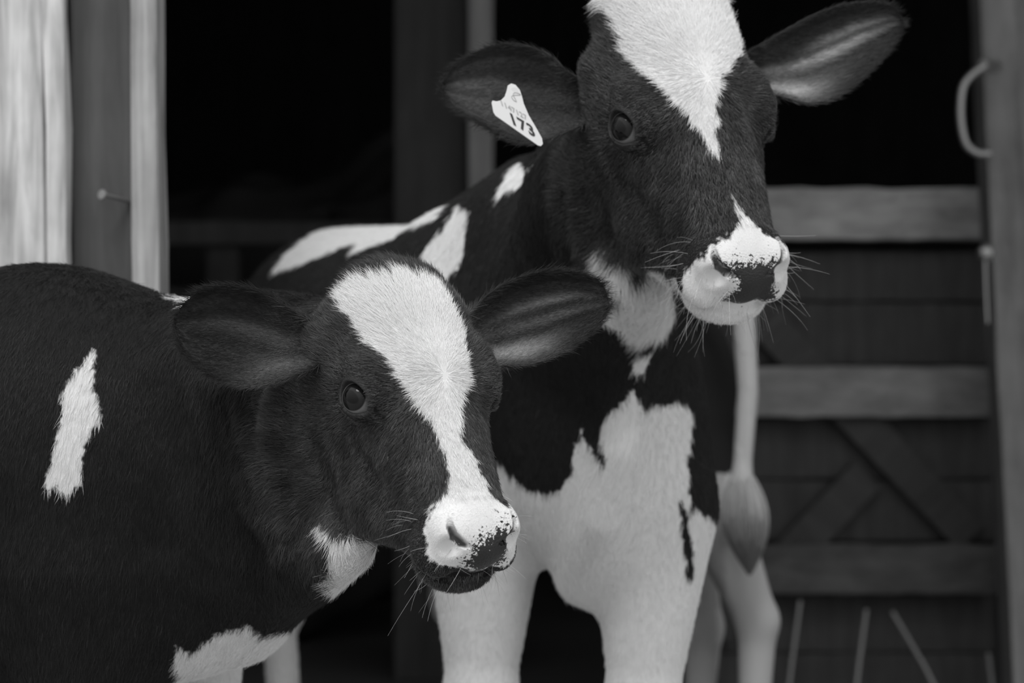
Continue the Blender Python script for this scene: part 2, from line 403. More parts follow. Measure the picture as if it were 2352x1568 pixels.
def build_calf(name, f, H, lo, hi, h0):
    V, T = surface_nets(f, np.array(lo, float), np.array(hi, float), h0)
    V = project(f, V, 2)
    h = h0
    for lvl, rad in enumerate((.30, .24, .0, .0)):
        c = V[T].mean(1); L = H.loc(c)
        if lvl < 2:
            mk = (np.linalg.norm(L - np.array([0, .03, -.02]), axis=1) < rad)
            if lvl == 1: mk &= L[:, 1] > -.17
        else:
            A = np.abs(L[:, 0])
            ed = np.linalg.norm(np.stack([A, L[:, 1], L[:, 2]], 1) - EYE, axis=1)
            mk = (ed < .040 - .008 * (lvl - 2)) | ((lvl == 2) & (L[:, 1] > .10) & (L[:, 2] > -.08)) | ((L[:, 1] > .160) & (L[:, 2] > -.025) & (np.abs(L[:, 0]) < .045))
        V, T = refine(V, T, mk)
        V = project(f, V, 3)
    return V, T

# ------------------------------------------------------------------ coat pattern (all outlines in the calf's own surface charts, thousandths)
BLAZE1 = [(609, 1601), (461, 1600), (336, 1565), (121, 1533), (30, 1564), (-93, 1525), (-314, 1522), (-372, 1417), (-434, 1309), (-429, 1203), (-434, 1044), (-357, 914), (-161, 780), (-107, 566), (-66, 383), (30, 353), (-22, 226), (-109, -46), (-163, -385), (-233, -509), (-340, -560), (-476, -580), (-532, -675), (-530, -787), (-465, -915), (-400, -985), (-300, -1035), (-100, -1035), (92, -995), (282, -977), (379, -961), (465, -915), (530, -787), (532, -675), (476, -580), (373, -500), (304, -364), (278, -178), (287, 90), (299, 285), (337, 514), (426, 725), (498, 955), (560, 1136), (639, 1290), (626, 1460)]
PAD1 = [(114, -772), (18, -738), (-86, -701), (-250, -661), (-272, -691), (-241, -799), (-235, -906), (-270, -965), (-199, -1015), (105, -985), (150, -918), (94, -822)]
BLAZE2 = [(509, 1675), (568, 1547), (562, 1473), (647, 1432), (610, 1317), (554, 1207), (461, 1088), (379, 945), (290, 764), (213, 502), (116, 340), (44, 503), (49, 691), (-52, 810), (0, 924), (-85, 1038), (-207, 1172), (-421, 1282), (-608, 1393), (-622, 1483), (-560, 1600), (-464, 1800), (-279, 1950), (85, 1950), (384, 1850)]
MUZ2 = [(68, -125), (51, -264), (50, -384), (96, -497), (215, -542), (301, -559), (374, -595), (442, -671), (552, -846), (616, -1288), (800, -1450), (1300, -1700), (1300, -2400), (0, -2900), (-1300, -2400), (-1300, -1700), (-800, -1450), (-616, -1288), (-552, -846), (-442, -671), (-374, -595), (-301, -559), (-181, -524), (-143, -453), (-68, -380), (3, -302), (20, -180)]
PAD2 = [(309, -671), (151, -693), (0, -701), (-223, -688), (-246, -718), (-237, -810), (-230, -894), (-318, -972), (-330, -1050), (-177, -1110), (174, -1043), (164, -941), (116, -872), (112, -811), (149, -787), (291, -700)]
# on the flanks and the chest: x and height in millimetres
SIDE1 = [(-473, 797), (-485, 783), (-500, 766), (-506, 752), (-506, 716), (-511, 691), (-518, 661), (-522, 639), (-508, 645), (-499, 630), (-483, 648), (-477, 679), (-470, 710), (-462, 716), (-460, 734), (-469, 752)]
NAPE1 = [(-462, 905), (-438, 880), (-397, 859), (-375, 849), (-360, 848), (-350, 900)]
BRISKET1 = [(-387, 417), (-385, 463), (-371, 451), (-347, 466), (-327, 478), (-308, 480), (-302, 488), (-294, 476), (-286, 467), (-265, 475), (-200, 470), (-220, -50), (-600, -50), (-600, 330), (-450, 380)]
THROAT1 = [(-210, 608), (-186, 598), (-161, 591), (-140, 585), (-118, 575), (-100, 562), (-105, 520), (-190, 525), (-206, 541), (-204, 554), (-196, 576)]
BACK2 = [(-390, 943), (-372, 975), (-330, 1012), (-310, 1060), (-248, 1075), (-191, 1060), (-136, 1030), (-89, 1014), (-108, 995), (-141, 987), (-196, 976), (-244, 960), (-241, 983), (-269, 974), (-314, 960), (-361, 948)]
SHOULDER2 = [(-60, 997), (-64, 965), (-69, 934), (-81, 911), (-99, 890), (-131, 920), (-122, 951), (-101, 971), (-76, 1010)]
CREST2 = [(24, 1041), (17, 1030), (-1, 1022), (-19, 1010), (-20, 1022), (-10, 1045), (8, 1062)]
CHEST2 = [(-21, 656), (-1, 637), (20, 620), (42, 613), (65, 625), (79, 648), (84, 677), (90, 702), (98, 682), (118, 653), (115, 699), (123, 719), (142, 739), (155, 753), (162, 742), (168, 728), (182, 733), (200, 730), (219, 739), (239, 721), (238, 692), (232, 658), (236, 600), (300, 560), (300, -50), (-700, -50), (-700, 560), (-120, 560), (-40, 600)]
TUFT2 = [(168, 812), (180, 806), (177, 789), (168, 771), (148, 775), (157, 789), (163, 806)]
STRIPE2 = [(221, 607), (231, 590), (240, 543), (240, 499), (230, 510), (224, 567)]
THROAT2 = [(106, 919), (115, 898), (126, 884), (136, 871), (141, 863), (145, 845), (154, 827), (163, 813), (175, 823), (198, 833), (204, 862), (203, 884), (185, 878), (160, 884), (138, 905), (118, 922), (108, 930)]

def poly_sd(uv, pl):
    """signed distance to an outline, positive inside"""
    p = np.array(pl, float) / 1000; q = np.roll(p, -1, 0); d = np.full(len(uv), 1e9); ins = np.zeros(len(uv), bool)
    for a, b in zip(p, q):
        ab = b - a; t = np.clip(((uv - a) @ ab) / (ab @ ab + 1e-12), 0, 1)
        d = np.minimum(d, ((uv - a - t[:, None] * ab) ** 2).sum(1))
        c = ((a[1] > uv[:, 1]) != (b[1] > uv[:, 1])) & (uv[:, 0] < (b[0] - a[0]) * (uv[:, 1] - a[1]) / (b[1] - a[1] + 1e-15) + a[0])
        ins ^= c
    return np.where(ins, 1, -1) * np.sqrt(d)

rs_ = np.random.RandomState(5)
NW = [(rs_.normal(size=3), rs_.uniform(0, 6.28)) for _ in range(24)]
def wob(P, f):
    """smooth pseudo-random field of period about 1/f"""
    s = 0
    for i, (k, p) in enumerate(NW): s = s + np.sin(P @ (k * f * 2.2 * (1 + .12 * i)) + p)
    return s / 3.5

def white_field(P, which, H):
    """metres inside (+) or outside (-) the white of the coat"""
    L = H.loc(P); uv, r = chart(L); r = r * H.k
    near = np.linalg.norm(L - np.array([0, .03, -.03]), axis=1)
    onhead = (near < .23)
    w = np.full(len(P), -1.0)
    def head(pl, ok): w[ok] = np.maximum(w[ok], (poly_sd(uv[ok], pl) * r[ok]))
    def side(pl, ok):
        xz = P[ok][:, [0, 2]]; w[ok] = np.maximum(w[ok], poly_sd(xz, pl))
    if which == 1:
        head(BLAZE1, onhead & (L[:, 2] > -.09) )
        body = P[:, 1] < 2.93
        side(SIDE1, body & (P[:, 0] < -.35)); side(NAPE1, (P[:, 0] < -.3)); side(BRISKET1, P[:, 2] < .55)
        side(THROAT1, (P[:, 2] < .62) & (L[:, 2] < -.06))
    elif which == 2:
        head(BLAZE2, onhead & (L[:, 2] > -.09)); head(MUZ2, onhead & (L[:, 1] > .0) & ((L[:, 1] > .085) | (L[:, 2] > -.02)))
        for p_ in (BACK2, SHOULDER2, CREST2): side(p_, P[:, 1] > 3.0)
        side(CHEST2, P[:, 2] < .80); side(TUFT2, P[:, 1] > 3.0); side(THROAT2, (L[:, 2] < -.05))
        s_ = poly_sd(P[:, [0, 2]], STRIPE2); w = np.where(P[:, 1] < 3.35, np.minimum(w, -s_), w)
    else:
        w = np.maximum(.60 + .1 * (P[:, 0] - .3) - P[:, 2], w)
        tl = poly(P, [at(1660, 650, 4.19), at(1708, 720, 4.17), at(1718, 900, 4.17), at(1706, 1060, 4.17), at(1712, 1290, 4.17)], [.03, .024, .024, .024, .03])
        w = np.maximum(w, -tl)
    return w

def pad_field(P, which, H):
    L = H.loc(P); uv, r = chart(L)
    m = (L[:, 1] > .15) & (L[:, 2] > -.04); s = np.full(len(P), -1.0)
    s[m] = poly_sd(uv[m], PAD1 if which == 1 else PAD2) * r[m]
    return s

def skin_tone(P, which, H):
    w = white_field(P, which, H) + .0014 * wob(P, 40) + .001 * wob(P, 120)
    t = np.clip(w / .003 + .5, 0, 1); wt = .58 if which < 3 else np.where(P[:, 0] < .375 - .0, .24, .36); bk = .011; tone = bk + (wt - bk) * t  # third calf: barn shade put into its white tone, legs dimmer than tail
    bare = np.zeros(len(P))
    if which < 3:
        s = pad_field(P, which, H)
        k = s + (.0034 if which == 1 else .0022) * wob(P, 190) + .0022 * wob(P, 420) + (.0006 if which == 1 else 0)
        k2 = (wob(P + 7.3, 220) + .5 * wob(P, 90) - 1.15) * .004 + s * (.25 if which == 1 else .6); k = np.maximum(k, k2)
        dk = np.clip(k / .0005 + .5, 0, 1) * (s > -.016)
        tone = tone * (1 - dk) + .028 * dk
        L = H.loc(P); tone = np.where(tone > .3, tone + .03 * sstep(L[:, 1], .12, .15), tone)
        bare = np.clip((s + .012) / .006, 0, 1)
        A3 = np.abs(L * [1, 0, 0]) + L * [0, 1, 1]; ns = poly(A3, NOS, NOSR); A4 = poly(A3, [(.0375, .166, .027), (.0335, .174, .022), (.027, .180, .0200), (.022, .183, .020)], [.0028, .0044, .0040, .0020]); ni = np.clip((.0012 - A4) / .0022, 0, 1) * (L[:, 1] > .13); tone = tone * (1 - ni) + .06 * ni
        bare = np.maximum(bare, np.clip(-ns / .004 + 1, 0, 1))
        A = np.abs(L[:, 0]); X = np.stack([A, L[:, 1], L[:, 2]], 1)
        q = np.stack([(X - EYE) @ ES, (X - EYE) @ ET, (X - EYE) @ EO], 1)
        lid = np.sqrt((q[:, 0] / .0240) ** 2 + (q[:, 1] / .0205) ** 2); lid[q[:, 2] < 0] = 9
        rim = np.clip((1.08 - lid) / .15, 0, 1)
        tone = tone * (1 - rim) + .028 * rim; bare = np.maximum(bare, rim * .6)
        if which == 1:      # dark lower lip below the white muzzle
            pass
    return tone, bare

def sharpen(V, T, which, H):
    """finer mesh where black meets white"""
    for lim in (.014, .009, .006):
        c = V[T].mean(1); e_ = np.linalg.norm(V[T[:, 0]] - V[T[:, 1]], axis=1)
        mk = (e_ > .0035) & (np.abs(white_field(c, which, H)) < lim)
        V, T = refine(V, T, mk)
    return V, T

def vnormals(V, T):
    n = np.cross(V[T[:, 1]] - V[T[:, 0]], V[T[:, 2]] - V[T[:, 0]]); N = np.zeros_like(V)
    for i in range(3):
        for k in range(3): N[:, k] += np.bincount(T[:, i], n[:, k], len(V))
    return N / (np.linalg.norm(N, axis=1, keepdims=True) + 1e-12)

def attr(o, name, vals):
    a = o.data.attributes.new(name, 'FLOAT', 'POINT'); a.data.foreach_set('value', np.asarray(vals, np.float32))

def strands(name, PT, rad, tone, parent, base):
    """PT: curves x points x 3"""
    n, k, _ = PT.shape
    hc = bpy.data.hair_curves.new(name); hc.add_curves([k] * n)
    hc.attributes['position'].data.foreach_set('vector', (PT - base).astype(np.float32).ravel())
    a = hc.attributes.get('radius') or hc.attributes.new('radius', 'FLOAT', 'POINT')
    a.data.foreach_set('value', rad.astype(np.float32).ravel())
    a = hc.attributes.new('tone', 'FLOAT', 'CURVE'); a.data.foreach_set('value', tone.astype(np.float32))
    hc.materials.append(FUR)
    o = bpy.data.objects.new(name, hc); C.objects.link(o); o.parent = parent; o['kind'] = 'stuff'
    return o

def sstep(x, a, b): t = np.clip((x - a) / (b - a), 0, 1); return t * t * (3 - 2 * t)
def unit(v): return v / (np.linalg.norm(v, axis=-1, keepdims=True) + 1e-12)

def fur_for(V, T, which, H, back, rng, budget, ninfo, scale=1.0):
    """roots, direction, length and tone of the short coat; back: where the body hair runs"""
    VN = vnormals(V, T); a, b, c = V[T[:, 0]], V[T[:, 1]], V[T[:, 2]]
    cen = (a + b + c) / 3; area = np.linalg.norm(np.cross(b - a, c - a), axis=1) / 2
    n = unit(VN[T].sum(1)); view = unit(np.array([0, 0, CAMH]) - cen)
    Q = cen - np.array([0, 0, CAMH]); cs, sn = math.cos(PIT), math.sin(PIT)
    dep = Q[:, 1] * cs + Q[:, 2] * sn; px = CX + FPX * Q[:, 0] / dep; py = CY - FPX * (-Q[:, 1] * sn + Q[:, 2] * cs) / dep
    vis = (px > -450) & (px < 2800) & (py > -300) & (py < 1950) & ((n * view).sum(1) > -.6)
    L = H.loc(cen); hd = np.linalg.norm(L - np.array([0, .03, -.03]), axis=1)
    isear = T[:, 0] >= len(V) - ninfo
    den = np.where(hd < .19, 1.0, np.where(hd < .26, .6, .22)) * scale
    den[(L[:, 1] > .135)] *= 1.3
    den[isear] = .75
    if which == 2: den[(L[:, 2] < -.07) & (poly_sd(cen[:, [0, 2]], THROAT2) > -.01)] = 1.6
    wgt = area * den * vis; cnt = rng.poisson(wgt / wgt.sum() * budget)
    idx = np.repeat(np.arange(len(T)), cnt); N_ = len(idx)
    r1 = np.sqrt(rng.rand(N_)); r2 = rng.rand(N_); w = np.stack([1 - r1, r1 * (1 - r2), r1 * r2], 1)
    P = (V[T[idx]] * w[..., None]).sum(1); N = unit((VN[T[idx]] * w[..., None]).sum(1)); er = isear[idx]
    return P, N, er, idx, w

def calf_fur(V, T, info, which, H, back, parent, base, seed, budget):
    rng = np.random.RandomState(seed)
    P, N, er, idx, w = fur_for(V, T, which, H, back, rng, budget, len(info))
    L = H.loc(P); NL = N @ H.R; hd = np.linalg.norm(L - np.array([0, .03, -.03]), axis=1)
    # flow on the head: outwards from the whorl on the forehead, then down and back over the cheeks
    wy = .0 if which == 1 else -.03
    rad = np.stack([L[:, 0] * 1.15, L[:, 1] - wy, 0 * L[:, 0]], 1); rad = unit(rad)
    lowf = sstep(L[:, 1], .02, .08)[:, None]; rad = unit(rad * (1 - .55 * lowf) + np.array([0, 1., 0]) * .55 * lowf)
    sg = np.sign(L[:, 0])[:, None]
    low = np.array([0, .25, -.95]) * np.ones_like(L); up = np.array([0, -.75, -.55]) * np.ones_like(L)
    k = sstep(L[:, 1], -.06, .03)[:, None]; sidev = low * k + up * (1 - k)
    ws = sstep(np.abs(NL[:, 0]) + .5 * np.clip(-NL[:, 2], 0, 1), .55, .95)[:, None]
    fl = unit(rad * (1 - ws) + sidev * ws)
    mz = sstep(L[:, 1], .13, .16)[:, None]; fl = unit(fl * (1 - mz) + np.array([0, .15, -1.0]) * mz)
    flw = fl @ H.R.T
    bd = unit(np.asarray(back, float) * .16 + np.array([0, 0, -1.])) * np.ones_like(P)
    hw = sstep(hd, .165, .235)[:, None]
    D = unit(flw * (1 - hw) + bd * hw)
    if er.any():
        vi = T[idx][:, 0] - (len(V) - len(info)); vi = np.clip(vi, 0, len(info) - 1)
        ed = info[vi]
        D[er] = unit((P[er] - H.wld((0, -.09, -.03))) + .03 * rng.normal(size=(er.sum(), 3)))
        edge = np.abs(ed[:, 1])
    else: edge = np.zeros(len(P)); ed = np.zeros((len(P), 3))
    j = np.stack([wob(P + 3.1, 60), wob(P + 9.7, 60), wob(P - 5.3, 60)], 1)
    j2 = np.stack([wob(P + 1.1, 260), wob(P + 4.7, 260), wob(P - 2.3, 260)], 1)
    D = unit(D + .08 * j + .10 * j2 + .10 * rng.normal(size=P.shape))
    D = unit(D - N * (D * N).sum(1, keepdims=True))
    # length
    ln = np.where(hd < .2, .0098, .013)
    ln = ln + sstep(-L[:, 1], .04, .13) * sstep(L[:, 2], -.04, .02) * (hd < .22) * .009       # forelock
    ln = ln + sstep(-L[:, 2], .09, .13) * (hd < .27) * .006
    ln = np.where((L[:, 1] > .135), np.where(L[:, 2] < -.03, .0060, .0034), ln)
    ln = np.where(er, np.where(ed[:, 2] > .5, .009, .007) + .007 * sstep(edge, .8, 1.0), ln)
    if which == 2:
        ln = np.where((P[:, 1] > 2.95) & (hd > .2), .012, ln)
        th = (poly_sd(P[:, [0, 2]], THROAT2) > -.01) & (L[:, 2] < -.07); ln = np.where(th, .026, ln)
    # tone
    wf = white_field(P, which, H) + .0014 * wob(P, 40) + .001 * wob(P, 120) + .0008 * rng.normal(size=len(P))
    wh = wf > 0
    if er.any(): wh = wh & ~er
    tn = np.where(wh, .82 * (.86 + .14 * rng.rand(len(P))), .046 * np.exp(.5 * rng.normal(size=len(P))) * (1 - .82 * hw[:, 0]) * (1 + .18 * wob(P, 25)).clip(.5, 1.6))
    if er.any():
        e_ = er & (ed[:, 2] < .5); u, v = ed[:, 0], ed[:, 1]
        st = ear_light(which, u, v, idx_ear(T[idx][:, 0], V, info))
        tn = np.where(e_, tn + st * (.7 + .6 * rng.rand(len(P))), tn)
    keep = np.ones(len(P), bool)
    s = pad_field(P, which, H); keep &= (s < -.010) & ((s < -.016) | (rng.rand(len(P)) < .5))
    X = np.stack([np.abs(L[:, 0]), L[:, 1], L[:, 2]], 1)
    q = np.stack([(X - EYE) @ ES, (X - EYE) @ ET, (X - EYE) @ EO], 1)
    lid = np.sqrt((q[:, 0] / .0240) ** 2 + (q[:, 1] / .0205) ** 2); keep &= ~((lid < 1.0) & (q[:, 2] > 0))
    ln = np.where((lid < 1.9) & (q[:, 2] > 0), ln * .55, ln)
    nsd = poly(X, NOS, NOSR); keep &= (nsd > .0035) & (ell(X, (.0395, .184, .018), (.010, .010, .010)) > 0)
    D, N, P, ln, tn = D[keep], N[keep], P[keep], ln[keep], tn[keep]
    ln = ln * (.65 + .6 * rng.rand(len(P))); rise = (.20 + .22 * rng.rand(len(P)))[:, None]
    bend = rng.normal(size=P.shape) * .10
    t = np.array([0, .33, .68, 1.0]); PT = []
    for s_ in t:
        PT.append(P - N * .0004 + ln[:, None] * (D * s_ + N * rise * (s_ - .55 * s_ * s_) + bend * s_ * s_))
    PT = np.stack(PT, 1)
    r0 = np.where(tn > .2, .00016, .00017) * (1.0 if which == 1 else 1.12)
    R = r0[:, None] * np.array([1, .9, .6, .12])[None]
    return strands('fur', PT, R, tn, parent, base)

def idx_ear(vi, V, info):
    o = vi - (len(V) - len(info)); return (o >= len(info) // 2).astype(int)
def ear_light(which, u, v, side):
    """pale hair bands inside the ears"""
    g = lambda a, b, c, d: np.exp(-((u - a) / b) ** 2 - ((v - c) / d) ** 2)
    if which == 1:
        return np.where(side == 0, .05 * g(.30, .18, .55, .25) + .035 * g(.55, .2, -.25, .2) + .02 * g(.3, .1, .0, .2),
                        .26 * g(.42, .15, .62, .2) + .18 * g(.58, .2, -.40, .12) + .07 * g(.6, .25, .05, .1))
    return np.where(side == 0, .05 * g(.75, .25, .0, .6) + .03 * g(.5, .3, .6, .3),
                    .30 * g(.38, .16, .62, .22) + .30 * g(.62, .2, -.05, .12) + .28 * g(.68, .18, -.42, .12) + .08 * g(.4, .3, .2, .4))

def whiskers(which, H, f, parent, base, seed, n, extra=()):
    rng = np.random.RandomState(seed); PT = []; k = 7
    def add(p, d, ln, grav=.35):
        d = unit(d); q = [p]; c = rng.normal(size=3) * .18
        for i in range(k - 1):
            d = unit(d + c / k * 2 + np.array([0, 0, -grav]) / k); q.append(q[-1] + d * ln / (k - 1))
        PT.append(q)
    zone = []
    while len(zone) < n:
        s = rng.choice([-1, 1]); z = rng.uniform(-.062, .03); y = rng.uniform(.115, .195)
        l = np.array([s * rng.uniform(.0, .05), y, z]); ctr = np.array([0, .15, -.012])
        d = unit(l - ctr); L0 = ctr + d * .03
        if d[2] > .45 or (abs(d[0]) < .35 and d[2] > -.35): continue
        P = H.wld(L0); dw = H.R @ d
        for _ in range(40):
            v = f(P[None])[0]
            P = P - dw * v * .7
        if pad_field(P[None], which, H)[0] > -.004 or H.loc(P[None])[0, 1] < .125: continue
        zone.append(1); add(P, dw + .35 * rng.normal(size=3) + np.array([0, 0, -.25]), rng.uniform(.012, .042) * (1.35 if which == 2 else 1.0))
    for (l, d, ln) in extra:
        add(H.wld(l), np.array(d, float), ln, .15)
    for s in (1, -1):       # long hairs of brow and lashes
        for i in range(26):
            a = rng.uniform(-1.3, 1.1); X = EYE + EO * .0185 + ES * math.sin(a) * .018 - ET * math.cos(a) * .0135 * (-1 if (ET[2] > 0) else 1)
            d = EO + .9 * (X - EYE - EO * .0185) / .016
            X = X * (s, 1, 1); d = d * (s, 1, 1); q = H.wld(X); add(q, H.R @ d, rng.uniform(.007, .012), -.2)
    PT = np.array(PT); R = np.full(PT.shape[:2], .00016) * np.linspace(1, .3, k)[None]
    tn = np.full(len(PT), .45) * (.5 + rng.rand(len(PT)) * .8); tn[-52:] = .02
    o = strands('whiskers', PT, R, tn, parent, base); return o

# ------------------------------------------------------------------ eyes
def eye_material():
    m, n, l, b = mat('calf_eye', .02, .3, .0)
    t = n.new('ShaderNodeTexCoord'); s = n.new('ShaderNodeSeparateXYZ'); l.new(t.outputs['Object'], s.inputs[0])
    def M(op, a, b_=None):
        q = n.new('ShaderNodeMath'); q.operation = op
        for i, v in enumerate((a, b_)):
            if v is None: continue
            if isinstance(v, (int, float)): q.inputs[i].default_value = v
            else: l.new(v, q.inputs[i])
        return q.outputs[0]
    x2 = M('MULTIPLY', s.outputs['X'], s.outputs['X']); y2 = M('MULTIPLY', s.outputs['Y'], s.outputs['Y'])
    r = M('DIVIDE', M('SQRT', M('ADD', x2, y2)), EYR)
    pr = M('SQRT', M('ADD', M('MULTIPLY', x2, 1 / (.0098 ** 2)), M('MULTIPLY', y2, 1 / (.0062 ** 2))))
    cr = n.new('ShaderNodeValToRGB'); e = cr.color_ramp.elements
    for i, (p, c) in enumerate(((0, .018), (.60, .012), (.68, .008), (.73, .15))):
        q = e[i] if i < 2 else e.new(p); q.position = p; q.color = (c, c, c, 1)
    l.new(r, cr.inputs[0])
    ns = n.new('ShaderNodeTexNoise'); ns.inputs['Scale'].default_value = 900; l.new(t.outputs['Object'], ns.inputs['Vector'])
    pu = n.new('ShaderNodeMapRange'); pu.inputs['From Min'].default_value = .9; pu.inputs['From Max'].default_value = 1.1; l.new(pr, pu.inputs['Value'])
    mx = n.new('ShaderNodeMix'); mx.data_type = 'RGBA'; l.new(pu.outputs[0], mx.inputs['Factor'])
    mx.inputs['A'].default_value = (.004, .004, .004, 1); l.new(cr.outputs[0], mx.inputs['B'])
    l.new(mx.outputs['Result'], b.inputs['Base Color'])
    b.inputs['Coat Weight'].default_value = .45; b.inputs['Coat Roughness'].default_value = .02
    return m
EYEMAT = eye_material()
def eyeball(H, side, parent, base):
    nu, nv = 48, 32; V = [(0, 0, EYR * 1.05)]; F = []
    for j in range(1, nv):
        th = math.pi * j / nv; r = EYR * (1 + .05 * math.exp(-(th / .55) ** 4))
        for i in range(nu): V.append((r * math.sin(th) * math.cos(2 * math.pi * i / nu), r * math.sin(th) * math.sin(2 * math.pi * i / nu), r * math.cos(th)))
    V.append((0, 0, -EYR))
    for i in range(nu): F.append((0, 1 + i, 1 + (i + 1) % nu)); F.append((len(V) - 1, 1 + (nv - 2) * nu + (i + 1) % nu, 1 + (nv - 2) * nu + i))
    for j in range(nv - 2):
        for i in range(nu): a = 1 + j * nu + i; b = 1 + j * nu + (i + 1) % nu; F.append((a, a + nu, b + nu, b))
    o = link_mesh('eye', V, F, EYEMAT, parent)
    m = np.array([side, 1, 1]); ax = np.stack([H.R @ (ES * m), np.cross(H.R @ (EO * m), H.R @ (ES * m)), H.R @ (EO * m)], 1)
    M = Matrix(ax.tolist()).to_4x4(); M.translation = Vector(H.wld(EYE * m) - base)
    o.matrix_local = M @ Matrix.Scale(H.k, 4); return o
# ------------------------------------------------------------------ the three calves
specs = [
    (calf1, H1, 1, EARS1, (-1.7, 2.3, -.02), (.12, 3.35, 1.0), (-.95, 2.95, 0), (-1, .1, 0), 400000,
     'nearest black and white calf, its white blaze running unbroken to a speckled nose'),
    (calf2, H2, 2, EARS2, (-.8, 2.5, -.02), (.5, 4.6, 1.35), (-.1, 3.7, 0), (-.45, .89, 0), 400000,
     'taller black and white calf with a numbered ear tag, standing behind the nearest calf'),
]
for (f, H, which, ears, lo, hi, base, back, nf, lab) in specs:
    V, T = build_calf('calf', f, H, lo, hi, .010)
    V, T = sharpen(V, T, which, H); n0 = len(V); info = []
    for (a, b, c) in ears: T = np.concatenate([T, b + len(V)]); V = np.concatenate([V, a]); info.append(c)
    info = np.concatenate(info); base = np.array(base, float)
    root = bpy.data.objects.new('calf', None); C.objects.link(root); root.location = base
    tag(root, lab, 'calf')
    body = link_mesh('body', V - base, T, COAT, root)
    tone, bare = skin_tone(V, which, H); u, v, io = info.T
    side = idx_ear(np.arange(n0, len(V)), V, info)
    tone[n0:] = np.where(io < .5, .020 + ear_light(which, u, v, side) * .8, .020)
    bare[n0:] = 0
    attr(body, 'tone', tone); attr(body, 'bare', bare)
    for s in (1, -1): eyeball(H, s, root, base)
    calf_fur(V, T, info, which, H, back, root, base, 11 + which, nf)
    ex = [((.02, .170, -.062), (-.6, -.3, -.8), .085)] if which == 1 else []
    whiskers(which, H, f, root, base, 31 + which, 90 if which == 1 else 150, ex)
    if which == 2: root2, base2 = root, base

V, T = surface_nets(calf3, np.array([-.30, 3.9, -.02]), np.array([.62, 6.2, 1.1]), .012)
V = project(calf3, V, 2); V, T = sharpen(V, T, 3, H1); base = np.array((.1, 4.7, 0))
root = bpy.data.objects.new('calf', None); C.objects.link(root); root.location = base
tag(root, 'calf standing farthest back, only its hanging white tail and pale hind legs showing', 'calf')
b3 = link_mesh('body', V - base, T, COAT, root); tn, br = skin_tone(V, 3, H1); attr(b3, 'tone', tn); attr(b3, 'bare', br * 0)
rng = np.random.RandomState(3); n = 3500; PT = []
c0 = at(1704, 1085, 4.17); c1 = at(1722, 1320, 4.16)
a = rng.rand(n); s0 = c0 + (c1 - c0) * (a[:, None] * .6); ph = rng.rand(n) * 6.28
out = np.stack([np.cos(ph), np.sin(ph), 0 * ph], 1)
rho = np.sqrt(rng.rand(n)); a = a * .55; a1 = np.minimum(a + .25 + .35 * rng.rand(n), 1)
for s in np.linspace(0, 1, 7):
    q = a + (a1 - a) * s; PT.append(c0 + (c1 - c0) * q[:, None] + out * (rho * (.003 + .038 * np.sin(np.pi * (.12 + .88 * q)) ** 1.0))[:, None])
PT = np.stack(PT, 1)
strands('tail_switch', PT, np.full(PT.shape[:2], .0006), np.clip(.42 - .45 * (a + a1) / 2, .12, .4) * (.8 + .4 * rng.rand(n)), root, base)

# ------------------------------------------------------------------ ear tag of the second calf
TAG, tn_, tl_, tb_ = mat('tag_plastic', .62, .45, .4); INK = mat('tag_ink', .03, .6)[0]; FAINT = mat('tag_faint_ink', .34, .6)[0]
outl = [(1166, 197), (1174, 192), (1184, 195), (1194, 207), (1199, 222), (1203, 238), (1214, 264), (1230, 291), (1245, 318), (1247, 331), (1242, 336), (1235, 334), (1138, 266), (1133, 258), (1129, 236), (1131, 231), (1140, 233), (1150, 231), (1159, 222), (1164, 207)]
org = at(1188, 262, 2.84); NT = unit(np.array([.10, -1., .12])); XT = unit(np.array([at(1240, 292, 2.84) - at(1188, 262, 2.84)])[0]); XT = unit(XT - NT * (XT @ NT)); YT = np.cross(NT, XT)
YT = -YT if YT[2] < 0 else YT
def onplane(px, py):
    o = np.array([0, 0, CAMH]); d = at(px, py, 2.84) - o; t = ((org - o) @ NT) / (d @ NT); return o + d * t
front = [onplane(*p) for p in outl]; th = .0016; m_ = len(front)
V = np.array([p + NT * th / 2 for p in front] + [p - NT * th / 2 for p in front]) - base2
F = [tuple(range(m_))[::-1], tuple(range(m_, 2 * m_))] + [(i, (i + 1) % m_, m_ + (i + 1) % m_, m_ + i) for i in range(m_)]
tg = link_mesh('ear_tag', V, F, TAG, root2, smooth=False); tg['label'] = 'pale plastic ear tag printed 173'
import bmesh
bm = bmesh.new(); bm.from_mesh(tg.data); bmesh.ops.recalc_face_normals(bm, faces=bm.faces); bm.to_mesh(tg.data); bm.free()
bv = tg.modifiers.new('bevel', 'BEVEL'); bv.width = .0004; bv.segments = 2
def to_mesh(o, name):
    me = bpy.data.meshes.new_from_object(o.evaluated_get(bpy.context.evaluated_depsgraph_get())); m = bpy.data.objects.new(name, me); C.objects.link(m)
    m.location = o.location; bpy.data.objects.remove(o); me.name = name; m.name = name; return m
def text(name, s, px, py, size, m, off=.0, space=1.0, lift=.0004, sx=1.0):
    cu = bpy.data.curves.new(name, 'FONT'); cu.body = s; cu.size = size; cu.offset = off; cu.extrude = .0001; cu.shear = -.75; cu.space_character = space
    cu.align_x = 'CENTER'; cu.align_y = 'CENTER'
    cu.materials.append(m); o = bpy.data.objects.new(name, cu); C.objects.link(o); o = to_mesh(o, name); o.parent = tg
    M = Matrix(np.stack([XT, np.cross(NT, XT), NT], 1).tolist()).to_4x4(); M.translation = Vector(onplane(px, py) + NT * (th / 2 + lift) - base2); o.matrix_local = M @ Matrix.Diagonal((sx, 1, 1, 1))
    return o
text('printed_number', '173', 1207, 293, .0138, INK, .0004, 1.18, sx=1.5)
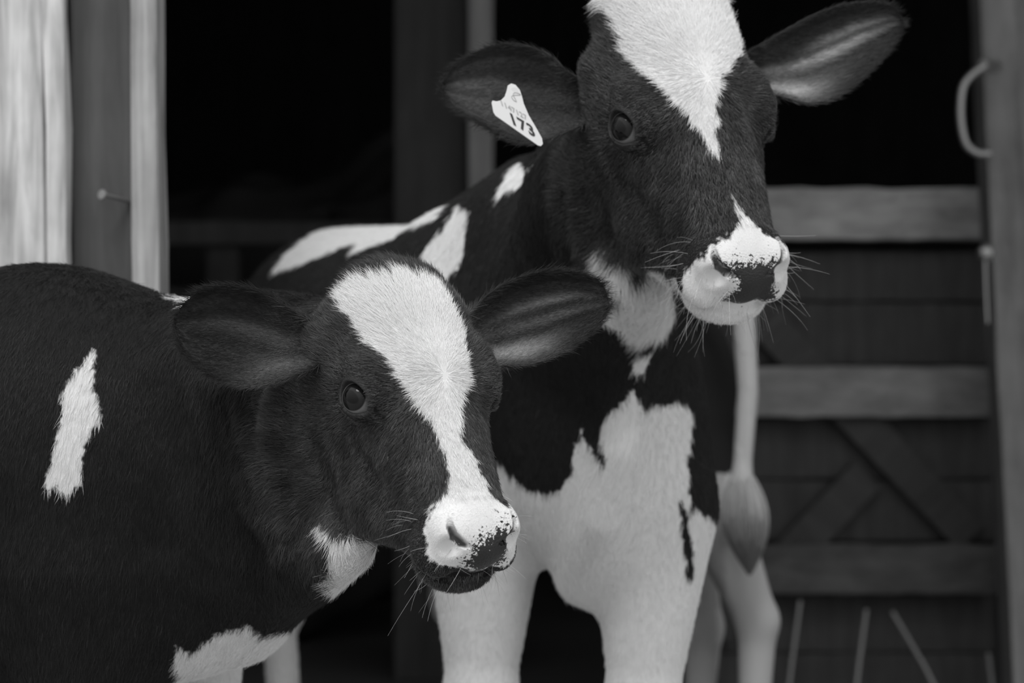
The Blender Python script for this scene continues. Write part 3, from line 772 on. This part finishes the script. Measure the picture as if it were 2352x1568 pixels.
text('printed_code', '1147127', 1183, 256, .0066, FAINT, .0001, 1.1, sx=1.45)
bpy.ops.mesh.primitive_cylinder_add(radius=.0045, depth=.07, vertices=24)
pin = bpy.context.object; pin.name = 'tag_stud'; pin.data.materials.append(TAG)
pin.parent = tg; pin.rotation_euler = (math.pi / 2, 0, 0); pin.location = Vector(onplane(1181, 209) + np.array([0, .034, 0]) - base2)

# ------------------------------------------------------------------ the barn
def box(name, a, b, m, parent=None, rot=None, off=(0, 0, 0), bev=.004, jit=0, kind=None):
    """box between two corners; a long board gets a few loops so that its edges can waver"""
    a = np.array(a, float); b = np.array(b, float); c = (a + b) / 2; h = (b - a) / 2
    ax = int(np.argmax(h)); n = 14 if jit else 1; V = []; F = []
    o1, o2 = [i for i in range(3) if i != ax]; rng = np.random.RandomState(int(abs(a[0] * 1000 + a[2] * 77)) % 997)
    for i in range(n + 1):
        for s1, s2 in ((-1, -1), (1, -1), (1, 1), (-1, 1)):
            p = np.zeros(3); p[ax] = h[ax] * (2 * i / n - 1); p[o1] = s1 * h[o1]; p[o2] = s2 * h[o2]
            if jit: p[o1] += rng.normal() * jit; p[o2] += rng.normal() * jit
            V.append(p)
    F.append((0, 3, 2, 1)); F.append((4 * n, 4 * n + 1, 4 * n + 2, 4 * n + 3))
    for i in range(n):
        for k in range(4): F.append((4 * i + k, 4 * i + (k + 1) % 4, 4 * i + 4 + (k + 1) % 4, 4 * i + 4 + k))
    V = np.array(V)
    o = link_mesh(name, V, F, m, None, smooth=False)
    bm = bmesh.new(); bm.from_mesh(o.data); bmesh.ops.recalc_face_normals(bm, faces=bm.faces); bm.to_mesh(o.data); bm.free()
    if bev: q = o.modifiers.new('bevel', 'BEVEL'); q.width = bev; q.segments = 2; q.limit_method = 'ANGLE'
    o.location = c
    if rot is not None: o.rotation_euler = rot
    if parent: o.parent = parent; o.location = Vector(c) - parent.location
    if kind: o['kind'] = kind
    return o
def empty(name, loc, lab, cat, group=None):
    o = bpy.data.objects.new(name, None); C.objects.link(o); o.location = loc; tag(o, lab, cat, group); return o
def XZ(px, py, Y): p = at(px, py, Y); return p[0], p[2]

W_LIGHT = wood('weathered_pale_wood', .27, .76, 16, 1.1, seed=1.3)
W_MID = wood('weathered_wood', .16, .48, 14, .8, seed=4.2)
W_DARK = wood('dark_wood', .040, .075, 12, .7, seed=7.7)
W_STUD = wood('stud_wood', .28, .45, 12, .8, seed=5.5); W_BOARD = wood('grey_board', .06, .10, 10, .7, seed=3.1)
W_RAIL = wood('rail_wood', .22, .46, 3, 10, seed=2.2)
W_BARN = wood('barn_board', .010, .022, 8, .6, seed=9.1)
W_RAIL2 = wood('mid_rail_wood', .14, .28, 3, 10, seed=3.3); W_RAIL3 = wood('bottom_rail_wood', .055, .11, 3, 10, seed=8.3); W_GPOST = wood('gate_post_wood', .10, .26, 10, .8, seed=1.9)  # rail wood set darker from the top rail down
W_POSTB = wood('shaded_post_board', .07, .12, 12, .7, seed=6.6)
METAL = mat('galvanised_metal', .35, .4, .5)[0]; METAL.node_tree.nodes['Principled BSDF'].inputs['Metallic'].default_value = .8
HAY, hn, hl, hb = mat('hay', .05, .9, .1)
GND, gn, gl, gb = mat('barn_ground', .10, .95, .1)
nz = gn.new('ShaderNodeTexNoise'); nz.inputs['Scale'].default_value = 6; nz.inputs['Detail'].default_value = 8
cr = gn.new('ShaderNodeValToRGB'); cr.color_ramp.elements[0].color = (.06, .06, .06, 1); cr.color_ramp.elements[1].color = (.20, .20, .20, 1)
gl.new(nz.outputs[0], cr.inputs[0]); gl.new(cr.outputs[0], gb.inputs['Base Color'])

box('floor', (-9, 3.75, -.3), (9, 14, 0), GND, bev=0, kind='structure')
box('ground', (-9, -8, -.3), (9, 3.75, 0), mat('pale_yard_ground', .34, .95, .1)[0], bev=0, kind='structure')
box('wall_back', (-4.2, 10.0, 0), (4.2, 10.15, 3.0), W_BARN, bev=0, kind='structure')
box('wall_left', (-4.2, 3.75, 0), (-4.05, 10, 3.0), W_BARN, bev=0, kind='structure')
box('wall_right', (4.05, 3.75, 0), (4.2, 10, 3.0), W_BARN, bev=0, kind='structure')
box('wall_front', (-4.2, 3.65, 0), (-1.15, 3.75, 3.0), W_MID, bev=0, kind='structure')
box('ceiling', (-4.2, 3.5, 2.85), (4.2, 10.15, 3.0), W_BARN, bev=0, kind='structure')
box('trim_1', (-4.2, 3.55, 2.6), (4.2, 3.75, 2.85), W_MID, bev=0, kind='structure')

# post of the barn opening, left
Y = 3.42
x = lambda px, yy=Y: XZ(px, 500, yy)[0]
po = empty('door_post', ((x(-60) + x(385)) / 2, Y + .05, 0), 'weathered wooden door post of pale boards behind the nearest calf, a nail in it', 'post')
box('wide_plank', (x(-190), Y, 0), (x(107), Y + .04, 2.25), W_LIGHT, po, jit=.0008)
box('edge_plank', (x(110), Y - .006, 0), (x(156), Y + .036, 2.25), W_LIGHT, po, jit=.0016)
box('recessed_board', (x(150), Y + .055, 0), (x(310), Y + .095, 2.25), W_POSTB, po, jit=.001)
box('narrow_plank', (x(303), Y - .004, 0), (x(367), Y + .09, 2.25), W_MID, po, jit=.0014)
po.location.x += .014
po.rotation_euler = (0, math.radians(-.9), 0)
nx, nzz = XZ(292, 456, Y + .03)
bpy.ops.mesh.primitive_cylinder_add(radius=.0035, depth=.055, vertices=12); nl = bpy.context.object; nl.name = 'nail'
bm = bmesh.new(); bm.from_mesh(nl.data); bmesh.ops.create_cone(bm, cap_ends=True, segments=16, radius1=.0075, radius2=.007, depth=.003, matrix=Matrix.Translation((0, 0, .0275))); bm.to_mesh(nl.data); bm.free()
nl.data.materials.append(METAL); nl.parent = po; nl.location = Vector((nx, Y + .028, nzz)) - po.location; nl.rotation_euler = (math.radians(83), 0, math.radians(-35)); nl['label'] = 'metal nail'

# standing timbers behind the second calf
Y = 6.25
for (nm, p0, p1, dy, m, lab) in (('barn_stud', 1076, 1132, 0, W_STUD, 'narrow pale upright timber left of the tagged calf\'s ear'),
                                 ('board_panel', 905, 1078, .06, W_BOARD, 'broad dark upright board left of the narrow pale timber')):
    a0 = XZ(p0, 500, Y + dy)[0]; a1 = XZ(p1, 500, Y + dy)[0]
    tag(box(nm, (a0, Y + dy, 0), (a1, Y + dy + .05, 2.25), m, jit=.001), lab, 'post' if nm == 'barn_stud' else 'board')

# rail of the far fence on the left
Y = 6.6
x0, z1 = XZ(360, 515, Y); x1, z0 = XZ(1000, 555, Y)
fe = empty('far_fence', ((x0 + x1) / 2, Y, 0), 'dark wooden fence far inside the barn between door post and calves', 'fence')
box('rail', (x0 - .5, Y, XZ(0, 560, Y)[1]), (x1 + .6, Y + .04, XZ(0, 508, Y)[1]), W_BOARD, fe, jit=.001)
box('rail', (x0 - .5, Y, XZ(0, 760, Y)[1]), (x1 + .6, Y + .04, XZ(0, 660, Y)[1]), W_DARK, fe, jit=.001)
for px in (470, 1120): a0 = XZ(px, 600, Y)[0]; box('upright', (a0, Y + .04, 0), (a0 + .09, Y + .13, XZ(0, 500, Y)[1]), W_DARK, fe)

# gate on the right with rails and diagonal braces
Y = 5.5
ga = empty('barn_gate', (XZ(1900, 900, Y)[0], Y, 0), 'wooden barn gate of three pale rails over dark boards, right of the calves', 'gate')
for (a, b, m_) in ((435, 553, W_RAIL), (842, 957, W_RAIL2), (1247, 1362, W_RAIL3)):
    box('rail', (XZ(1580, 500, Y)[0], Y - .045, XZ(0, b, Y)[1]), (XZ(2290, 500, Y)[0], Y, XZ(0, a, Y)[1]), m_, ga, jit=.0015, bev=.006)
for i, (a, b) in enumerate(((575, 690), (694, 838), (960, 1100), (1104, 1244), (1366, 1500), (1504, 1640))):
    box('backing_board', (XZ(1580, 500, Y)[0], Y + .03, XZ(0, b, Y)[1]), (XZ(2290, 500, Y)[0], Y + .05, XZ(0, a, Y)[1]), W_DARK, ga, jit=.001)
def brace(p, q, wd, dy=0):
    (xa, za), (xb, zb) = XZ(p[0], p[1], Y), XZ(q[0], q[1], Y); L_ = math.hypot(xb - xa, zb - za); an = math.atan2(zb - za, xb - xa)
    c = np.array([(xa + xb) / 2, Y + .005 + dy, (za + zb) / 2])
    return box('brace', c - (L_ / 2, .018, wd / 2), c + (L_ / 2, .018, wd / 2), W_DARK, ga, rot=(0, -an, 0))
brace((1700, 680), (2230, 1235), .085); brace((1800, 1290), (1992, 1090), .085, .004); brace((1640, 1450), (1760, 1310), .085)

# right post, latch and hook
Y = 5.2
rp_ = empty('gate_post', (XZ(2330, 800, Y)[0], Y + .05, 0), 'dark upright gate post at the right edge holding the latch', 'post')
box('timber', (XZ(2290, 800, Y)[0], Y, 0), (XZ(2480, 800, Y)[0], Y + .12, 2.25), W_GPOST, rp_, jit=.001)
rp_.rotation_euler = (0, math.radians(-2.6), 0); rp_.location.x += .038
def tube(name, P, r, m, parent, res=10):
    cu = bpy.data.curves.new(name, 'CURVE'); cu.dimensions = '3D'; sp_ = cu.splines.new('POLY'); sp_.points.add(len(P) - 1)
    off = Vector(parent.location) if parent else Vector()
    for q, p in zip(sp_.points, P): q.co = (*(Vector(p) - off), 1)
    cu.bevel_depth = r; cu.bevel_resolution = 4; cu.use_fill_caps = True; cu.materials.append(m)
    o = bpy.data.objects.new(name, cu); C.objects.link(o)
    o = to_mesh(o, name)
    if parent: o.parent = parent
    return o
Y = 5.1
cp = spline([at(*p, Y) for p in ((2262, 150), (2232, 172), (2212, 200), (2206, 250), (2210, 300), (2222, 335), (2248, 352), (2275, 352))], np.linspace(0, 1, 40))
ha = tube('latch_handle', cp, .0085, METAL, None); ha['label'] = 'bent metal latch handle'
tube('mounting_rod', [at(2258, 150, Y), at(2290, 150, 5.2)], .011, METAL, None)
bpy.ops.mesh.primitive_uv_sphere_add(radius=.018, segments=24, ring_count=16); bs = bpy.context.object; bs.name = 'latch_knob'; bs.scale = (1, .7, 1); bs.data.materials.append(METAL); bs.location = at(2265, 580, Y)
tube('rod', [at(2262, 590, Y), at(2264, 660, Y), at(2268, 742, Y)], .004, METAL, None)
bpy.context.view_layer.update(); inv = rp_.matrix_world.inverted()
for o, par in ((ha, rp_), (bs, rp_), (bpy.data.objects['mounting_rod'], ha), (bpy.data.objects['rod'], bs)):
    w_ = o.matrix_world.copy(); o.parent = par; o.matrix_parent_inverse = par.matrix_world.inverted(); bpy.context.view_layer.update()

# loose stalks leaning on the gate
for (p0, p1) in (((1990, 1400), (1955, 1700)), ((2050, 1405), (2200, 1700)), ((1838, 1380), (1800, 1700)), ((2270, 1500), (2290, 1700))):
    a_, b_ = at(*p0, 5.40), at(*p1, 5.28); b_[2] = max(b_[2], .01)
    o = tube('straw_stalk', [a_, (a_ + b_) / 2 + (0, 0, .01), b_], .004, mat('straw', .25, .8)[0], None)
    tag(o, 'pale loose straw stalk leaning against the lower boards of the barn gate', 'straw', 'straw stalks leaning on the gate')
a = np.linspace(0, 4 * np.pi, 60); c_ = onplane(1184, 222)
mk = tube('printed_mark', [c_ + NT * (th / 2 + .0003) + XT * .0040 * math.sin(q) + np.cross(NT, XT) * .0052 * math.sin(q / 2 + .4) for q in a], .0003, FAINT, None)
mk.parent = tg; mk.location = Vector(-base2)
# hay heap in the dark
rng = np.random.RandomState(8)
def heap(P):
    d = ell(P, (-1.15, 7.4, .55), (.75, .5, .78)); d = smin(d, ell(P, (-.75, 7.4, .70), (.5, .45, .70)), .15)
    d = smin(d, ell(P, (-.35, 7.5, .85), (.35, .4, .70)), .15)
    return d + .02 * wob(P, 2.5) + .008 * wob(P, 9)
V, T = surface_nets(heap, np.array([-2.1, 6.7, -.05]), np.array([.3, 8.1, 1.7]), .04)
V = project(heap, V, 1)
o = link_mesh('hay_heap', V, T, HAY); tag(o, 'dim heap of hay in the dark behind the far fence', 'hay', kind='stuff')
